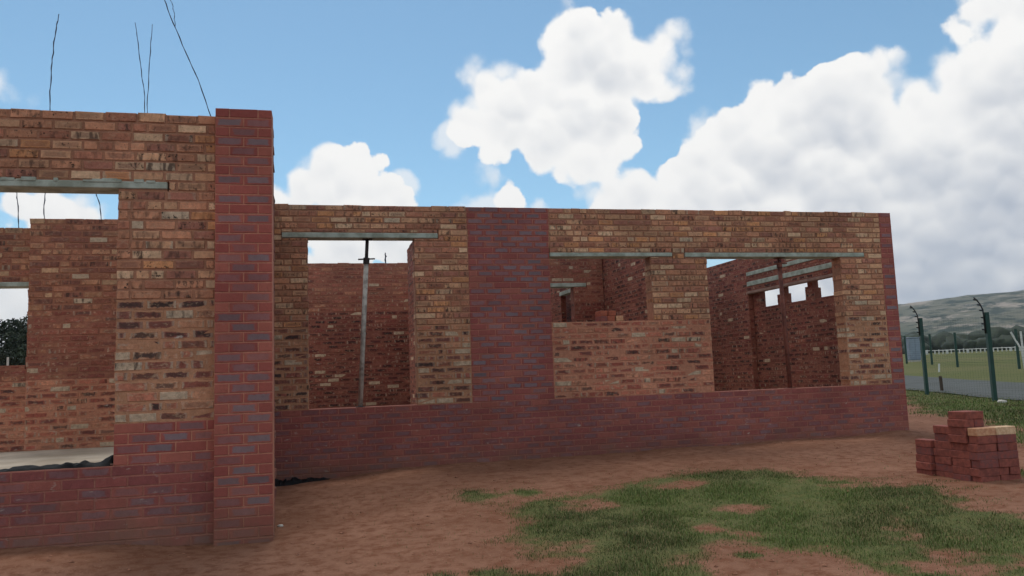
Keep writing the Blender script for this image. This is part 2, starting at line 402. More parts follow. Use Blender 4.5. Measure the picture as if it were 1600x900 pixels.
SMOOTH = ('face', 'panel', 'plinth')
class Brickwork:
    def __init__(self, seed):
        self.V = []; self.F = []; self.UV = []; self.A = {k: [] for k in ('b_col', 'b_cen', 'b_par', 'b_mor', 'b_fx')}
        self.r = random.Random(seed)
    def _face(self, q, uv, at):
        self.F.append(q); self.UV.extend(uv)
        for k in self.A: self.A[k].append(at[k])
    def block(self, fr, u0, u1, z0, z1, d0, d1, ch, jit, at, L, H, flip):
        """one bevelled block; fr(u, d, z) gives the point; d is depth into the wall"""
        r = self.r; b = len(self.V)
        j = [(r.uniform(-jit, jit), r.uniform(-jit, jit) * .7, r.uniform(-jit, jit) * .6) for _ in range(4)]
        cor = ((u0, z0, 1, 1), (u1, z0, -1, 1), (u1, z1, -1, -1), (u0, z1, 1, -1))
        loc = []
        for (dd, ins, sg) in ((d0, ch, 1), (d0 + ch, 0, 1), (d1 - ch, 0, 1), (d1, ch, 1)):
            for (c, jj) in zip(cor, j):
                u = c[0] + c[2] * ins + jj[0]; z = c[1] + c[3] * ins + jj[1]; d = dd + jj[2]
                loc.append((u, d, z)); self.V.append(fr(u, d, z))
        uc, zc, dc = (u0 + u1) / 2, (z0 + z1) / 2, (d0 + d1) / 2
        W = d1 - d0
        def emit(q, mode):
            if mode == 0: uv = [(loc[i][0] - uc, loc[i][2] - zc) for i in q]; par = (L, H)
            elif mode == 1: uv = [(loc[i][1] - dc, loc[i][2] - zc) for i in q]; par = (W, H)
            else: uv = [(loc[i][0] - uc, loc[i][1] - dc) for i in q]; par = (L, W)
            a = dict(at); p = at['b_par']; a['b_par'] = (par[0], par[1], p[2], p[3])
            if flip: q = q[::-1]; uv = uv[::-1]
            self._face(tuple(b + i for i in q), uv, a)
        emit((0, 1, 2, 3), 0); emit((15, 14, 13, 12), 0)
        for k in range(4):
            k2 = (k + 1) % 4; md = 2 if k in (0, 2) else 1
            if ch > 0:
                emit((k2, k, 4 + k, 4 + k2), 0)
                emit((8 + k2, 8 + k, 12 + k, 12 + k2), 0)
            emit((4 + k2, 4 + k, 8 + k, 8 + k2), md)
    def brick(self, fr, st, u0, u1, z0, z1, d0, d1, flip, top=False):
        s = STY[st]; r = self.r; j = s['joint'] / 2
        c = list(lin(r.choices([x[0] for x in s['cols']], [x[1] for x in s['cols']])[0]))
        kv = .06 if st in SMOOTH else .18; k = r.uniform(1 - kv, 1 + kv); c = [x * k for x in c]
        L = u1 - u0 - 2 * j; H = z1 - z0 - 2 * j
        if L < .02 or H < .012: return
        if top and st not in SMOOTH: z1 += r.uniform(-.007, .012); H = z1 - z0 - 2 * j
        ca = s['cena'] * r.uniform(.35, 1) if r.random() < s['cenp'] * (1 if L > .15 else (0 if st in ('face', 'panel') else .5)) else 0.0
        kc = r.uniform(.8, 1.2); cn = [x * kc for x in lin(s['cen'])]
        sm = s['smear'] * r.uniform(.25, 1.7)
        if r.random() < s['pale'] * .45: c = list(lin((188, 164, 138))); sm *= .5; ca = 0
        mort = lin(s['mort'])
        at = dict(b_col=(*c, 1), b_cen=(*cn, ca), b_par=(L, H, sm, r.random()), b_mor=(*mort, s['eff'] * r.uniform(0, 2)),
                  b_fx=(s['spot'] * (r.random() ** 1.5), s['nz'], (r.uniform(.3, .9) if r.random() < s['pale'] * 2.5 else 0),
                        (r.uniform(.35, .9) if r.random() < s.get('flame', 0) else 0)))
        pr = r.uniform(-.3, .7) * s['jit']
        self.block(fr, u0 + j, u1 - j, z0 + j, z1 - j, d0 - pr, d1 + pr, s['ch'], s['jit'], at, L, H, flip)
    def mortar(self, fr, st, u0, u1, z0, z1, d0, d1, flip):
        s = STY[st]; c = lin(s['mort']); rc = s['rec']
        at = dict(b_col=(*c, 1), b_cen=(0, 0, 0, 0), b_par=(9, 9, 0, .5), b_mor=(*c, s['eff'] * .8), b_fx=(0, .55, 0, 0))
        self.block(fr, u0, u1, z0, z1, d0 + rc, d1 - rc, 0, 0, at, 9, 9, flip)
    def wall(self, fr, u0, u1, z0, z1, t, h, pitch, style, holes=(), off=0.0, flip=False, d0=0.0, half=False):
        """running bond in courses of height h; style(u, z) names the brick; holes are (u0, u1, z0, z1)"""
        nc = int(round((z1 - z0) / h)); h = (z1 - z0) / nc
        for k in range(nc):
            za, zb = z0 + k * h, z0 + (k + 1) * h
            spans = [(u0, u1, za, zb)]
            for (ha, hb, hz0, hz1) in holes:
                new = []
                for (a, b, p, q) in spans:
                    if hb <= a or ha >= b or hz1 <= p + .004 or hz0 >= q - .004: new.append((a, b, p, q)); continue
                    if a < ha: new.append((a, ha, p, q))
                    if b > hb: new.append((hb, b, p, q))
                    ma, mb = max(a, ha), min(b, hb)
                    if hz0 > p + .004: new.append((ma, mb, p, hz0))
                    if hz1 < q - .004: new.append((ma, mb, hz1, q))
                spans = new
            for (a, b, p, q) in spans:
                if b - a < .03: continue
                # cut into runs of one style
                zc = (p + q) / 2
                cuts = [a]; cur = style(a + .01, zc); x = a; runs = []
                while x < b:
                    x2 = min(x + .02, b)
                    s2 = style(min(x2, b) - .001, zc)
                    if s2 != cur: runs.append((cuts[-1], x2 - .01, cur)); cuts.append(x2 - .01); cur = s2
                    x = x2
                runs.append((cuts[-1], b, cur))
                for (ra, rb, st) in runs:
                    ea = .006 if st not in SMOOTH else .003
                    self.mortar(fr, st, ra + (ea if ra == a else 0), rb - (ea if rb == b else 0), p, q - (.006 if k == nc - 1 else 0), d0, d0 + t, flip)
                    o = off + (pitch / 2 if k % 2 else 0)
                    if st not in SMOOTH: o += self.r.uniform(-.03, .03)
                    g = math.floor((ra - o) / pitch) * pitch + o
                    edges = [ra]
                    while g < rb - .045:
                        if g > ra + .045: edges.append(g + (self.r.uniform(-.008, .008) if st not in SMOOTH else 0))
                        g += pitch
                    edges.append(rb)
                    if st not in SMOOTH: edges[0] += self.r.uniform(-.010, .008); edges[-1] += self.r.uniform(-.008, .010)
                    for ua, ub in zip(edges[:-1], edges[1:]):
                        if st not in SMOOTH and ub - ua > .2 and self.r.random() < .10:
                            um = (ua + ub) / 2
                            self.brick(fr, st, ua, um, p, q, d0, d0 + t, flip, k == nc - 1); self.brick(fr, st, um, ub, p, q, d0, d0 + t, flip, k == nc - 1)
                        else: self.brick(fr, st, ua, ub, p, q, d0, d0 + t, flip, k == nc - 1)
    def build(self, name, parent, label=None):
        me = bpy.data.meshes.new(name)
        me.from_pydata(self.V, [], self.F)
        me.materials.append(M_BRICK)
        uvl = me.uv_layers.new(name='brick')
        uvl.data.foreach_set('uv', np.array(self.UV, dtype=np.float32).ravel())
        for k, vals in self.A.items():
            a = me.attributes.new(k, 'FLOAT_COLOR', 'FACE')
            a.data.foreach_set('color', np.array(vals, dtype=np.float32).ravel())
        me.update()
        o = link(name, me, parent)
        if label: o['label'] = label
        return o

def along_x(y): return lambda u, d, z: (u, y + d, z + ZO)          # front face looks towards -Y
def along_y(x): return lambda u, d, z: (x + d, u, z + ZO)          # front face looks towards -X

# ---------------------------------------------------------------- the unfinished building
B = empty('unfinished_building', (-.62, 7.17, 0))
tag(B, 'roofless unfinished brick building with empty window openings and concrete lintels', 'building')

def lintel(parent, x0, x1, y0, y1, z0, z1, seed, ragged=False, mat=None):
    m = MB(); r = random.Random(seed)
    n = max(2, int(max(x1 - x0, y1 - y0) / .25))
    alongx = (x1 - x0) > (y1 - y0)
    m.box(x0, x1, y0, y1, z0 + ZO, z1 + ZO, .006)
    if ragged:                                           # mortar squeezed out along its upper edge
        for i in range(n * 3):
            t = r.random()
            if alongx:
                x = x0 + t * (x1 - x0); w_ = r.uniform(.015, .06)
                m.box(max(x0, x - w_), min(x1 - .02, x + w_), y0 - r.uniform(.002, .009), y0 + .03, z1 + ZO - .012, z1 + ZO + r.uniform(.004, .022), .003)
    return m.build('lintel', mat or M_LINTEL, parent)

# front wall on the left (window opening with plinth below)
SA = lambda u, z: ('plinth' if z < -.605 else ('face' if (z < -.27 and u > -1.63) else ('rough' if z < .734 else 'stock')))
bw = Brickwork(11)
hA = (2.325 + .605) / 35
bw.wall(along_x(7.10), -5.6, -.858, -.605 - 11 * hA, 2.325, .225, hA, .240, SA,
        [(-4.6, -1.63, -.605, 1.671), (-5.0, -1.24, 1.671, 1.732)], off=.04)
wallA = bw.build('brick_wall', B, 'near wall with a wide window opening left of the tall red pillar')
lintel(wallA, -4.99, -1.245, 7.092, 7.33, 1.6715, 1.7315, 3, True)
# tall facing-brick pillar
bw = Brickwork(12)
hP = hA
nP = 44
bw.wall(along_x(7.00), -.855, -.389, 2.368 - nP * hP, 2.368, .222, hP, .233, lambda u, z: 'face', off=-.855)
bw.wall(along_x(7.226), -.84, -.400, 2.366 - nP * hP, 2.362, .33, hP, .233, lambda u, z: 'inner', off=-.7385)
bw.build('brick_pillar', B, 'tall smooth red pillar with purple-grey brick centres')
# wall tying the pillar back to the long wall
bw = Brickwork(13)
bw.wall(along_y(-.80), 7.57, 10.54, -1.49, 2.31, .225, .0826, .24, lambda u, z: 'inner')
bw.build('brick_wall', B)

# long wall
h = .08027
FB = lambda u, z: ('panel' if (u > 8.44 or 1.955 < u < 3.103) and z > -.333 else ('plinth' if z < -.333 else
      ('stock' if z > .71 else ('ruddy' if u > 3.1 and u < 5.6 else 'rough'))))
bw = Brickwork(14)
bw.wall(along_x(10.55), -.80, 8.664, -.333 - 14 * h, 2.316, .225, h, .2318, FB,
        [(-.145, 1.226, -.333, 1.876), (-.478, 1.553, 1.876, 1.944), (3.103, 4.60, .711, 1.626), (3.103, 4.948, 1.626, 1.682),
         (5.487, 7.702, -.333, 1.618), (5.142, 8.132, 1.618, 1.682)], off=1.955)
wallB = bw.build('brick_wall', B, 'long wall with three openings and a smooth red panel between them')
lintel(wallB, -.473, 1.549, 10.543, 10.775, 1.8765, 1.9435, 4)
lintel(wallB, 3.106, 4.944, 10.543, 10.775, 1.6265, 1.6815, 5)
lintel(wallB, 5.146, 8.128, 10.543, 10.775, 1.6185, 1.6815, 6)

# wall behind the left opening
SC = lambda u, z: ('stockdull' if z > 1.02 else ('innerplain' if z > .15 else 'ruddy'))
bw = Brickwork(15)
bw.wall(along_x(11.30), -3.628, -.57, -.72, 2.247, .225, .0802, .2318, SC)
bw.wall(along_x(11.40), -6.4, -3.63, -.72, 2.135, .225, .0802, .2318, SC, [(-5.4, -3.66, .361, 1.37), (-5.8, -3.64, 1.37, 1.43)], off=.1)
wallC = bw.build('brick_wall', B, 'inner wall seen through the left opening, with a window at its far end')
lintel(wallC, -5.79, -3.645, 11.393, 11.63, 1.3705, 1.4295, 7)
bw = Brickwork(16)
bw.wall(along_y(-.80), 10.78, 11.29, -.72, 2.247, .225, .0802, .24, lambda u, z: 'inner')
bw.build('brick_wall', B)

# inner walls
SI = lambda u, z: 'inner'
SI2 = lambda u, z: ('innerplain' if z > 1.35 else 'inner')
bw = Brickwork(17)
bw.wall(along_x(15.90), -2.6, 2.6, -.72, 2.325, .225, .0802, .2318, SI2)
wallD = bw.build('brick_wall', B, 'inner wall seen through the opening with the grey prop')
bw = Brickwork(18)
bw.wall(along_y(1.525), 10.785, 14.2, -.72, 2.316, .20, .0802, .2318, SI)
bw.build('brick_wall', B)
bw = Brickwork(19)
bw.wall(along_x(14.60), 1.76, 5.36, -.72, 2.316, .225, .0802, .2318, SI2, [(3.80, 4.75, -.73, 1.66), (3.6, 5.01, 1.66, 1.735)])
wallE = bw.build('brick_wall', B, 'inner wall with a dark doorway under a short lintel')
lintel(wallE, 3.605, 5.005, 14.592, 14.83, 1.6605, 1.7345, 8)
bw = Brickwork(20)
bw.wall(along_y(5.368), 10.785, 17.6, -.72, 2.316, .11, .0802, .2318, SI)
bw.build('brick_wall', B)
bw = Brickwork(21)
bw.wall(along_y(4.83), 14.84, 17.5, -.72, 2.316, .11, .0802, .2318, SI, [(14.84, 15.72, -.73, 1.60), (14.84, 15.8, 1.60, 1.68)])
wallF = bw.build('brick_wall', B)
lintel(wallF, 4.822, 4.948, 14.845, 15.795, 1.6005, 1.6795, 9)
bw = Brickwork(22)
bw.wall(along_x(17.52), 1.76, 4.83, -.72, 2.316, .11, .0802, .2318, SI)
bw.build('brick_wall', B)

bw = Brickwork(24)
bw.wall(along_x(17.62), 5.49, 8.41, -.72, 2.245, .225, .0802, .2318, SI)
bw.build('brick_wall', B)

# gable end wall: inner leaf with a wide opening, outer leaf with three small openings
bw = Brickwork(23)
bw.wall(along_y(8.42), 10.785, 17.6, -.72, 2.245, .105, .0802, .2318, SI,
        [(11.0, 14.53, -.73, 1.47), (10.8, 14.56, 1.47, 1.52), (10.8, 14.54, 1.622, 1.712), (10.8, 14.54, 1.83, 1.906)])
bw.wall(along_y(8.53), 10.785, 17.6, -1.45, 2.245, .13, .0802, .2318, SI,
        [(13.66, 14.28, 1.17, 1.51), (12.75, 13.38, 1.17, 1.51), (11.45, 12.45, 1.17, 1.51),
         (13.57, 13.66, 1.36, 1.51), (13.38, 13.45, 1.36, 1.51), (12.67, 12.75, 1.40, 1.51), (12.45, 12.52, 1.36, 1.51)])
wallG = bw.build('brick_wall', B, 'end wall with three small high openings under stepped lintels')
lintel(wallG, 8.408, 8.524, 10.805, 14.555, 1.4705, 1.5195, 10, mat=M_LINTEL_BROWN)['label'] = 'brown lintel directly over the small openings'
lintel(wallG, 8.406, 8.524, 10.805, 14.535, 1.6225, 1.7115, 11)
lintel(wallG, 8.406, 8.524, 10.805, 14.535, 1.8305, 1.9055, 12)

# floor slabs
m = MB()
m.box(-6.4, -.81, 7.335, 11.29, -1.5 + ZO, -.715 + ZO, .01)
m.box(-.56, 8.41, 10.79, 17.5, -1.5 + ZO, -.725 + ZO, .01)
m.box(-6.4, -.57, 11.64, 15.89, -1.5 + ZO, -.725 + ZO, .01)
m.build('floor_slab', M_FLOOR, B)

# roof tie wires left standing out of the walls
def wire(parent, pts, r, seed):
    rr = random.Random(seed); P = []
    pts = [Vector((a, b, c + ZO)) for a, b, c in pts]
    pts[0] = pts[0] - Vector((0, 0, .09))
    for a, b in zip(pts[:-1], pts[1:]):
        for k in range(5):
            p = a.lerp(b, k / 5)
            P.append(p + Vector((rr.uniform(-1, 1), rr.uniform(-1, 1), 0)) * .003)
    P.append(pts[-1])
    m = MB(); m.tube(P, r, 5)
    Q = [p + Vector((math.sin(i * 1.3) * r * 1.3, math.cos(i * 1.3) * r * 1.3, 0)) for i, p in enumerate(P[:-2])]
    m.tube(Q, r * .9, 5)
    return m.build('tie_wire', M_WIRE, parent, smooth=True)

def rise(p, h, lean=(0, 0)): return p
wire(wallA, [(-2.187, 7.2, 2.32), (-2.188, 7.2, 2.588), (-2.183, 7.21, 2.812), (-2.159, 7.2, 3.039), (-2.139, 7.2, 3.2)], .0034, 1)
wire(wallA, [(-1.451, 7.2, 2.32), (-1.453, 7.2, 2.511), (-1.476, 7.2, 2.682), (-1.505, 7.19, 2.939), (-1.539, 7.2, 3.168)], .0026, 2)
wire(wallA, [(-1.431, 7.2, 2.32), (-1.428, 7.2, 2.57), (-1.417, 7.2, 2.858), (-1.400, 7.2, 3.161)], .0026, 3)
wire(wallA, [(-.874, 7.2, 2.32), (-1.019, 7.2, 2.677), (-1.153, 7.2, 2.99), (-1.276, 7.2, 3.305), (-1.36, 7.2, 3.56)], .0034, 4)
wire(wallA, [(-1.2150, 7.2, 3.24), (-1.222, 7.2, 3.27), (-1.234, 7.2, 3.337), (-1.262, 7.2, 3.43), (-1.30, 7.2, 3.6)], .0022, 5)
wire(wallC, [(-3.814, 11.5, 2.13), (-3.835, 11.5, 2.376), (-3.866, 11.5, 2.7)], .005, 6)
wire(wallC, [(-3.487, 11.4, 2.24), (-3.500, 11.4, 2.446), (-3.480, 11.4, 2.75)], .005, 7)
wire(wallC, [(-2.798, 11.4, 2.24), (-2.833, 11.4, 2.456), (-2.900, 11.4, 2.68)], .005, 8)
wire(wallD, [(1.287, 16.0, 2.32), (1.285, 16.0, 2.45), (1.283, 16.0, 2.545)], .012, 9)

# ---------------------------------------------------------------- ground
CTRL = [(-2.4, 7.1, -1.195), (-.6, 7.0, -1.27), (-.5, 10.5, -1.215), (1.6, 10.5, -1.118), (3.4, 10.5, -1.11), (5.3, 10.5, -1.086),
        (7.3, 10.5, -1.068), (8.67, 10.5, -1.035), (6.0, 6.5, -1.125), (3, 5, -1.25), (1, 4, -1.30), (-2, 4, -1.30), (0, 0, -1.34),
        (12, 10, -1.08), (18.4, 21.5, -1.12), (17, 17.4, -1.12), (30, 30, -1.12), (-12, 7, -1.2), (-20, 30, -1.1), (3, 16, -1.1), (10, 18, -1.08), (10, 0, -1.2), (0, -20, -1.3), (30, 0, -1.15), (-30, 0, -1.25)]
CX = np.array([c[0] for c in CTRL]); CY = np.array([c[1] for c in CTRL]); CZ = np.array([c[2] for c in CTRL])
RD = [0, 25, 51, 69, 110, 250, 600, 2000, 9000]
RZ = [0, 0, .5, .95, 1.9, 3.2, 6.5, 12, 14]
def ground_np(x, y):
    x = np.asarray(x, float); y = np.asarray(y, float)
    d2 = (x[..., None] - CX) ** 2 + (y[..., None] - CY) ** 2 + .05
    w_ = 1 / d2 ** 1.5
    z = (w_ * CZ).sum(-1) / w_.sum(-1)
    d = np.hypot(x, y)
    k = np.clip((d - 25) / 15, 0, 1)
    return z * (1 - k) + -1.12 * k + np.interp(d, RD, RZ)
def ground(x, y): return float(ground_np(np.array([x]), np.array([y]))[0])

GRASS = [(1.49, 8.33), (1.98, 7.71), (2.76, 7.87), (3.3, 8.15), (3.96, 8.31), (4.75, 8.04), (5.03, 7.31), (5.36, 6.87), (5.66, 6.47), (5.37, 5.79), (5.32, 5.3), (5.2, 3.69), (2.74, 3.4), (3.07, 4.59), (3.02, 5.02), (2.68, 5.17), (2.38, 4.87), (2.26, 4.24), (1.24, 4.30), (1.33, 4.94), (1.69, 5.33), (1.54, 5.66), (1.41, 6.23), (1.7, 6.64), (1.65, 7.26)]
LAWN = [(5000, 6600), (11.9, 14.6), (10.9, 11.9), (9.75, 10.0), (8.5, 8.5), (7.35, 6.9), (6.9, 5.6), (6.6, 4), (9, -30), (6000, -30), (6000, 6600)]
def poly_dist(px, py, poly):
    """signed distance to a polygon outline, positive inside"""
    px = np.asarray(px, float); py = np.asarray(py, float)
    dm = np.full(px.shape, 1e9); ins = np.zeros(px.shape, bool)
    n = len(poly)
    for i in range(n):
        x0, y0 = poly[i]; x1, y1 = poly[(i + 1) % n]
        ex, ey = x1 - x0, y1 - y0
        t = np.clip(((px - x0) * ex + (py - y0) * ey) / (ex * ex + ey * ey), 0, 1)
        dm = np.minimum(dm, np.hypot(px - x0 - t * ex, py - y0 - t * ey))
        c = ((y0 > py) != (y1 > py)) & (px < (x1 - x0) * (py - y0) / ((y1 - y0) if y1 != y0 else 1e-9) + x0)
        ins ^= c
    return np.where(ins, dm, -dm)

class VN:
    """cheap value noise on arrays"""
    def __init__(self, seed): self.t = np.random.RandomState(seed).rand(256, 256)
    def one(self, x, y):
        xi = np.floor(x).astype(int); yi = np.floor(y).astype(int); fx = x - xi; fy = y - yi
        fx = fx * fx * (3 - 2 * fx); fy = fy * fy * (3 - 2 * fy)
        g = lambda a, b: self.t[a & 255, b & 255]
        return (g(xi, yi) * (1 - fx) + g(xi + 1, yi) * fx) * (1 - fy) + (g(xi, yi + 1) * (1 - fx) + g(xi + 1, yi + 1) * fx) * fy
    def __call__(self, x, y, s, octv=4):
        v = 0; a = 1; t = 0; x = np.asarray(x, float) * s; y = np.asarray(y, float) * s
        for _ in range(octv):
            v = v + a * self.one(x, y); t += a; a *= .55; x = x * 2.03 + 7.1; y = y * 2.03 + 3.7
        return v / t
vn1, vn2, vn3 = VN(1), VN(2), VN(3)

def grass_cover(x, y):
    """0 bare soil .. 1 thick grass"""
    n = vn1(x, y, 1.3) - .5; n2 = vn2(x, y, 3.6) - .5
    a = poly_dist(x, y, GRASS) + n * .55 + n2 * .5
    a = np.clip(a / .45 + .25, 0, 1)
    sparse = np.clip((x - 3.0 + (6.6 - y) * .75 - .7) / 1.4, 0, 1)     # thin towards the right
    patch = np.clip((vn3(x, y, 1.7) - .19) * 4, 0, 1)
    a = a * (patch * (1 - sparse) + sparse * np.clip((vn3(x, y, 1.9) - .32) * 4, 0, .85))
    l = poly_dist(x, y, LAWN) + n * 1.6 + n2 * .7
    l = np.clip(l / .8 + .1, 0, 1) * np.clip((vn2(x, y, .55) - .28) * 4, np.clip(.25 + (np.hypot(x, y) - 12) * .06, .25, .9), 1)
    e = np.zeros_like(a)
    for (cx, cy, r) in ((1.50, 8.2, .16), (1.05, 5.2, .22), (1.28, 5.0, .28), (.75, 5.25, .16), (2.75, 4.98, .12), (.35, 5.3, .10), (6.7, 6.4, .3), (2.0, 7.9, .25)):
        e = np.maximum(e, np.clip(1.1 - np.hypot(x - cx, (y - cy)) / r + n2 * 1.2, 0, .8))
    return np.maximum(np.maximum(a, l), e)

def axis(parts):
    o = []
    for a, b, s in parts: o += list(np.arange(a, b - 1e-6, s))
    return np.array(o + [parts[-1][1]])
gx = axis([(-6000, -600, 900), (-600, -60, 60), (-60, -8, 4), (-8, -3, .25), (-3, 8, .06), (8, 14, .2), (14, 60, 1.0), (60, 200, 10), (200, 800, 60), (800, 6000, 650)])
gy = axis([(-600, -60, 90), (-60, -4, 8), (-4, 2.5, .5), (2.5, 9, .06), (9, 12, .12), (12, 24, .4), (24, 80, 1.4), (80, 240, 10), (240, 800, 70), (800, 6200, 600)])
GXX, GYY = np.meshgrid(gx, gy)
GZ = ground_np(GXX, GYY)
cover = grass_cover(GXX, GYY)
near = np.clip(1 - (np.hypot(GXX - 3, GYY - 6) - 8) / 12, 0, 1)
GZ = GZ + near * ((vn1(GXX, GYY, 1.1, 3) - .5) * .05 + (vn2(GXX, GYY, 5.5, 3) - .5) * .014 + cover * (vn3(GXX, GYY, 4, 2) - .2) * .035)
nx, ny = len(gx), len(gy)
vv = np.stack([GXX, GYY, GZ + ZO], -1).reshape(-1, 3)
ii = (np.arange(ny - 1)[:, None] * nx + np.arange(nx - 1)[None, :]).reshape(-1)
ff = np.stack([ii, ii + 1, ii + nx + 1, ii + nx], -1)
def np_mesh(name, verts, quads, mat, smooth=False):
    me = bpy.data.meshes.new(name)
    k = quads.shape[1]
    me.vertices.add(len(verts)); me.vertices.foreach_set('co', verts.astype(np.float32).ravel())
    me.loops.add(quads.size); me.loops.foreach_set('vertex_index', quads.astype(np.int32).ravel())
    me.polygons.add(len(quads)); me.polygons.foreach_set('loop_start', np.arange(0, quads.size, k, dtype=np.int32))
    me.polygons.foreach_set('loop_total', np.full(len(quads), k, dtype=np.int32))
    if smooth: me.polygons.foreach_set('use_smooth', np.ones(len(quads), dtype=bool))
    me.materials.append(mat)
    me.update(calc_edges=True)
    return me

def ground_material():
    m, n, p, pos = material('ground_soil')
    cov = n.attr('cover').outputs['Fac']
    a = n.noise(pos, 1.1, 5, .6); b = n.noise(pos, 9, 5, .65); c = n.noise(pos, 60, 4, .6)
    d1_ = n.mix(n.step(a, .36, .64), (*lin((132, 94, 74)), 1), (*lin((147, 107, 86)), 1))
    d2_ = n.mix(n.step(b, .40, .68), d1_, (*lin((118, 77, 57)), 1))
    d3_ = n.mix(n.step(c, .60, .75), d2_, (*lin((178, 138, 112)), 1))
    dark = n.mix(n.step(n.noise(pos, 25, 3, .7), .66, .78), d3_, (*lin((110, 72, 56)), 1))
    g1 = n.mix(n.step(b, .35, .65), (*lin((82, 92, 52)), 1), (*lin((104, 102, 62)), 1))
    g2 = n.mix(n.step(n.noise(n.vec('MULTIPLY', pos, (.10, .10, .1)), 1.0, 6, .65), .42, .62), g1, (*lin((104, 102, 66)), 1))
    f = n.math('ADD', cov, n.math('MULTIPLY', n.math('SUBTRACT', b, .5), .9))
    col = n.mix(n.step(f, .25, .75), dark, g2)
    n.put(p.inputs['Base Color'], col)
    p.inputs['Roughness'].default_value = .95
    p.inputs['Specular IOR Level'].default_value = .1
    bump(n, p, n.math('ADD', n.noise(pos, 40, 6, .65), n.math('MULTIPLY', b, 1.0)), .9, .016)
    return m
M_GROUND = ground_material()
me = np_mesh('ground', vv, ff, M_GROUND, True)
at = me.attributes.new('cover', 'FLOAT', 'POINT'); at.data.foreach_set('value', cover.reshape(-1).astype(np.float32))
tag(link('ground', me, None, (0, 0, 0)), kind='structure')

# grass blades
def grass_material():
    m, n, p, pos = material('grass_blades')
    c = n.attr('g_col').outputs['Color']
    n.put(p.inputs['Base Color'], c)
    p.inputs['Roughness'].default_value = .7
    p.inputs['Specular IOR Level'].default_value = .2
    return m
M_GRASS = grass_material()
def blades(name, x, y, hgt, wid, seed, label):
    R_ = np.random.RandomState(seed); n = len(x)
    th = R_.rand(n) * 6.283; lean = R_.rand(n) * .9 + .1
    z = ground_np(x, y) + ZO + np.clip(1 - (np.hypot(x - 3, y - 6) - 8) / 12, 0, 1) * ((vn1(x, y, 1.1, 3) - .5) * .05 + (vn2(x, y, 5.5, 3) - .5) * .014) + .004
    cx, sx = np.cos(th), np.sin(th); wx, wy = -sx * wid / 2, cx * wid / 2
    ox, oy = cx * hgt * lean, sx * hgt * lean
    P = np.zeros((n, 5, 3))
    P[:, 0] = np.stack([x - wx, y - wy, z - .015], -1); P[:, 1] = np.stack([x + wx, y + wy, z - .015], -1)
    P[:, 2] = np.stack([x + ox * .4 + wx * .8, y + oy * .4 + wy * .8, z + hgt * .62], -1); P[:, 3] = np.stack([x + ox * .4 - wx * .8, y + oy * .4 - wy * .8, z + hgt * .62], -1)
    P[:, 4] = np.stack([x + ox, y + oy, z + hgt * (1 - lean * .35)], -1)
    b = np.arange(n)[:, None] * 5
    tri = np.concatenate([b + [0, 1, 2], b + [0, 2, 3], b + [3, 2, 4]], 0).reshape(-1, 3)
    me = np_mesh(name, P.reshape(-1, 3), tri, M_GRASS)
    k = R_.rand(n, 1); q = R_.rand(n, 1)
    g0, g1, g2_ = np.array(lin((72, 92, 46))), np.array(lin((112, 122, 66))), np.array(lin((142, 124, 90)))
    patch = np.clip((vn2(x, y, .9, 3) - .35) * 3, 0, 1)[:, None]
    c = g0 * (1 - k) + g1 * k
    c = c * (.65 + .6 * patch)
    dry = (q < .10 + .14 * (1 - patch))
    c = np.where(dry, g2_ * (.6 + .5 * k), c)
    c = np.concatenate([c, np.ones((n, 1))], 1)
    a = me.attributes.new('g_col', 'FLOAT_COLOR', 'FACE')
    a.data.foreach_set('color', np.concatenate([c, c, c], 0).astype(np.float32).ravel())
    o = link(name, me, None, (float(x.mean()), float(y.mean()), 0))
    return tag(o, label, 'grass', kind='stuff')
R_ = np.random.RandomState(3)
N = 460000
x = R_.uniform(.1, 6.9, N); y = R_.uniform(3.4, 8.9, N)
c = grass_cover(x, y)
keep = (R_.rand(N) < c ** 1.15 * .95) & (poly_dist(x, y, LAWN) < .5)
keep |= (R_.rand(N) < .008)
x, y, c = x[keep], y[keep], c[keep]
hg = (.010 + .026 * R_.rand(len(x)) ** 2) * (.45 + .75 * c) * (.6 + 1.0 * vn3(x, y, 2.2, 2))
blades('grass', x, y, hg, R_.uniform(.0022, .0045, len(x)), 4, 'patchy short green grass growing on the red soil in front of the building')
N = 260000
d = 6 + 26 * R_.rand(N) ** 1.3; az = np.radians(R_.uniform(33, 62, N))
x = d * np.sin(az); y = d * np.cos(az)
c = grass_cover(x, y)
keep = (R_.rand(N) < c ** 1.3 * .8) & (poly_dist(x, y, LAWN) > -.6) & ~((x > 8.3) & (y > 10.4) & (x < 8.8)) & (x > 5.2)
fx_, fy_ = x - 18.40, y - 21.49
keep &= (fx_ * .9397 + fy_ * -.3420 < .9)
x, y, c = x[keep], y[keep], c[keep]
blades('grass', x, y, (.02 + .05 * R_.rand(len(x))) * (.5 + .9 * vn3(x, y, 1.2, 2)), R_.uniform(.006, .012, len(x)), 6, 'lawn of short grass between the brick stack and the green fence')

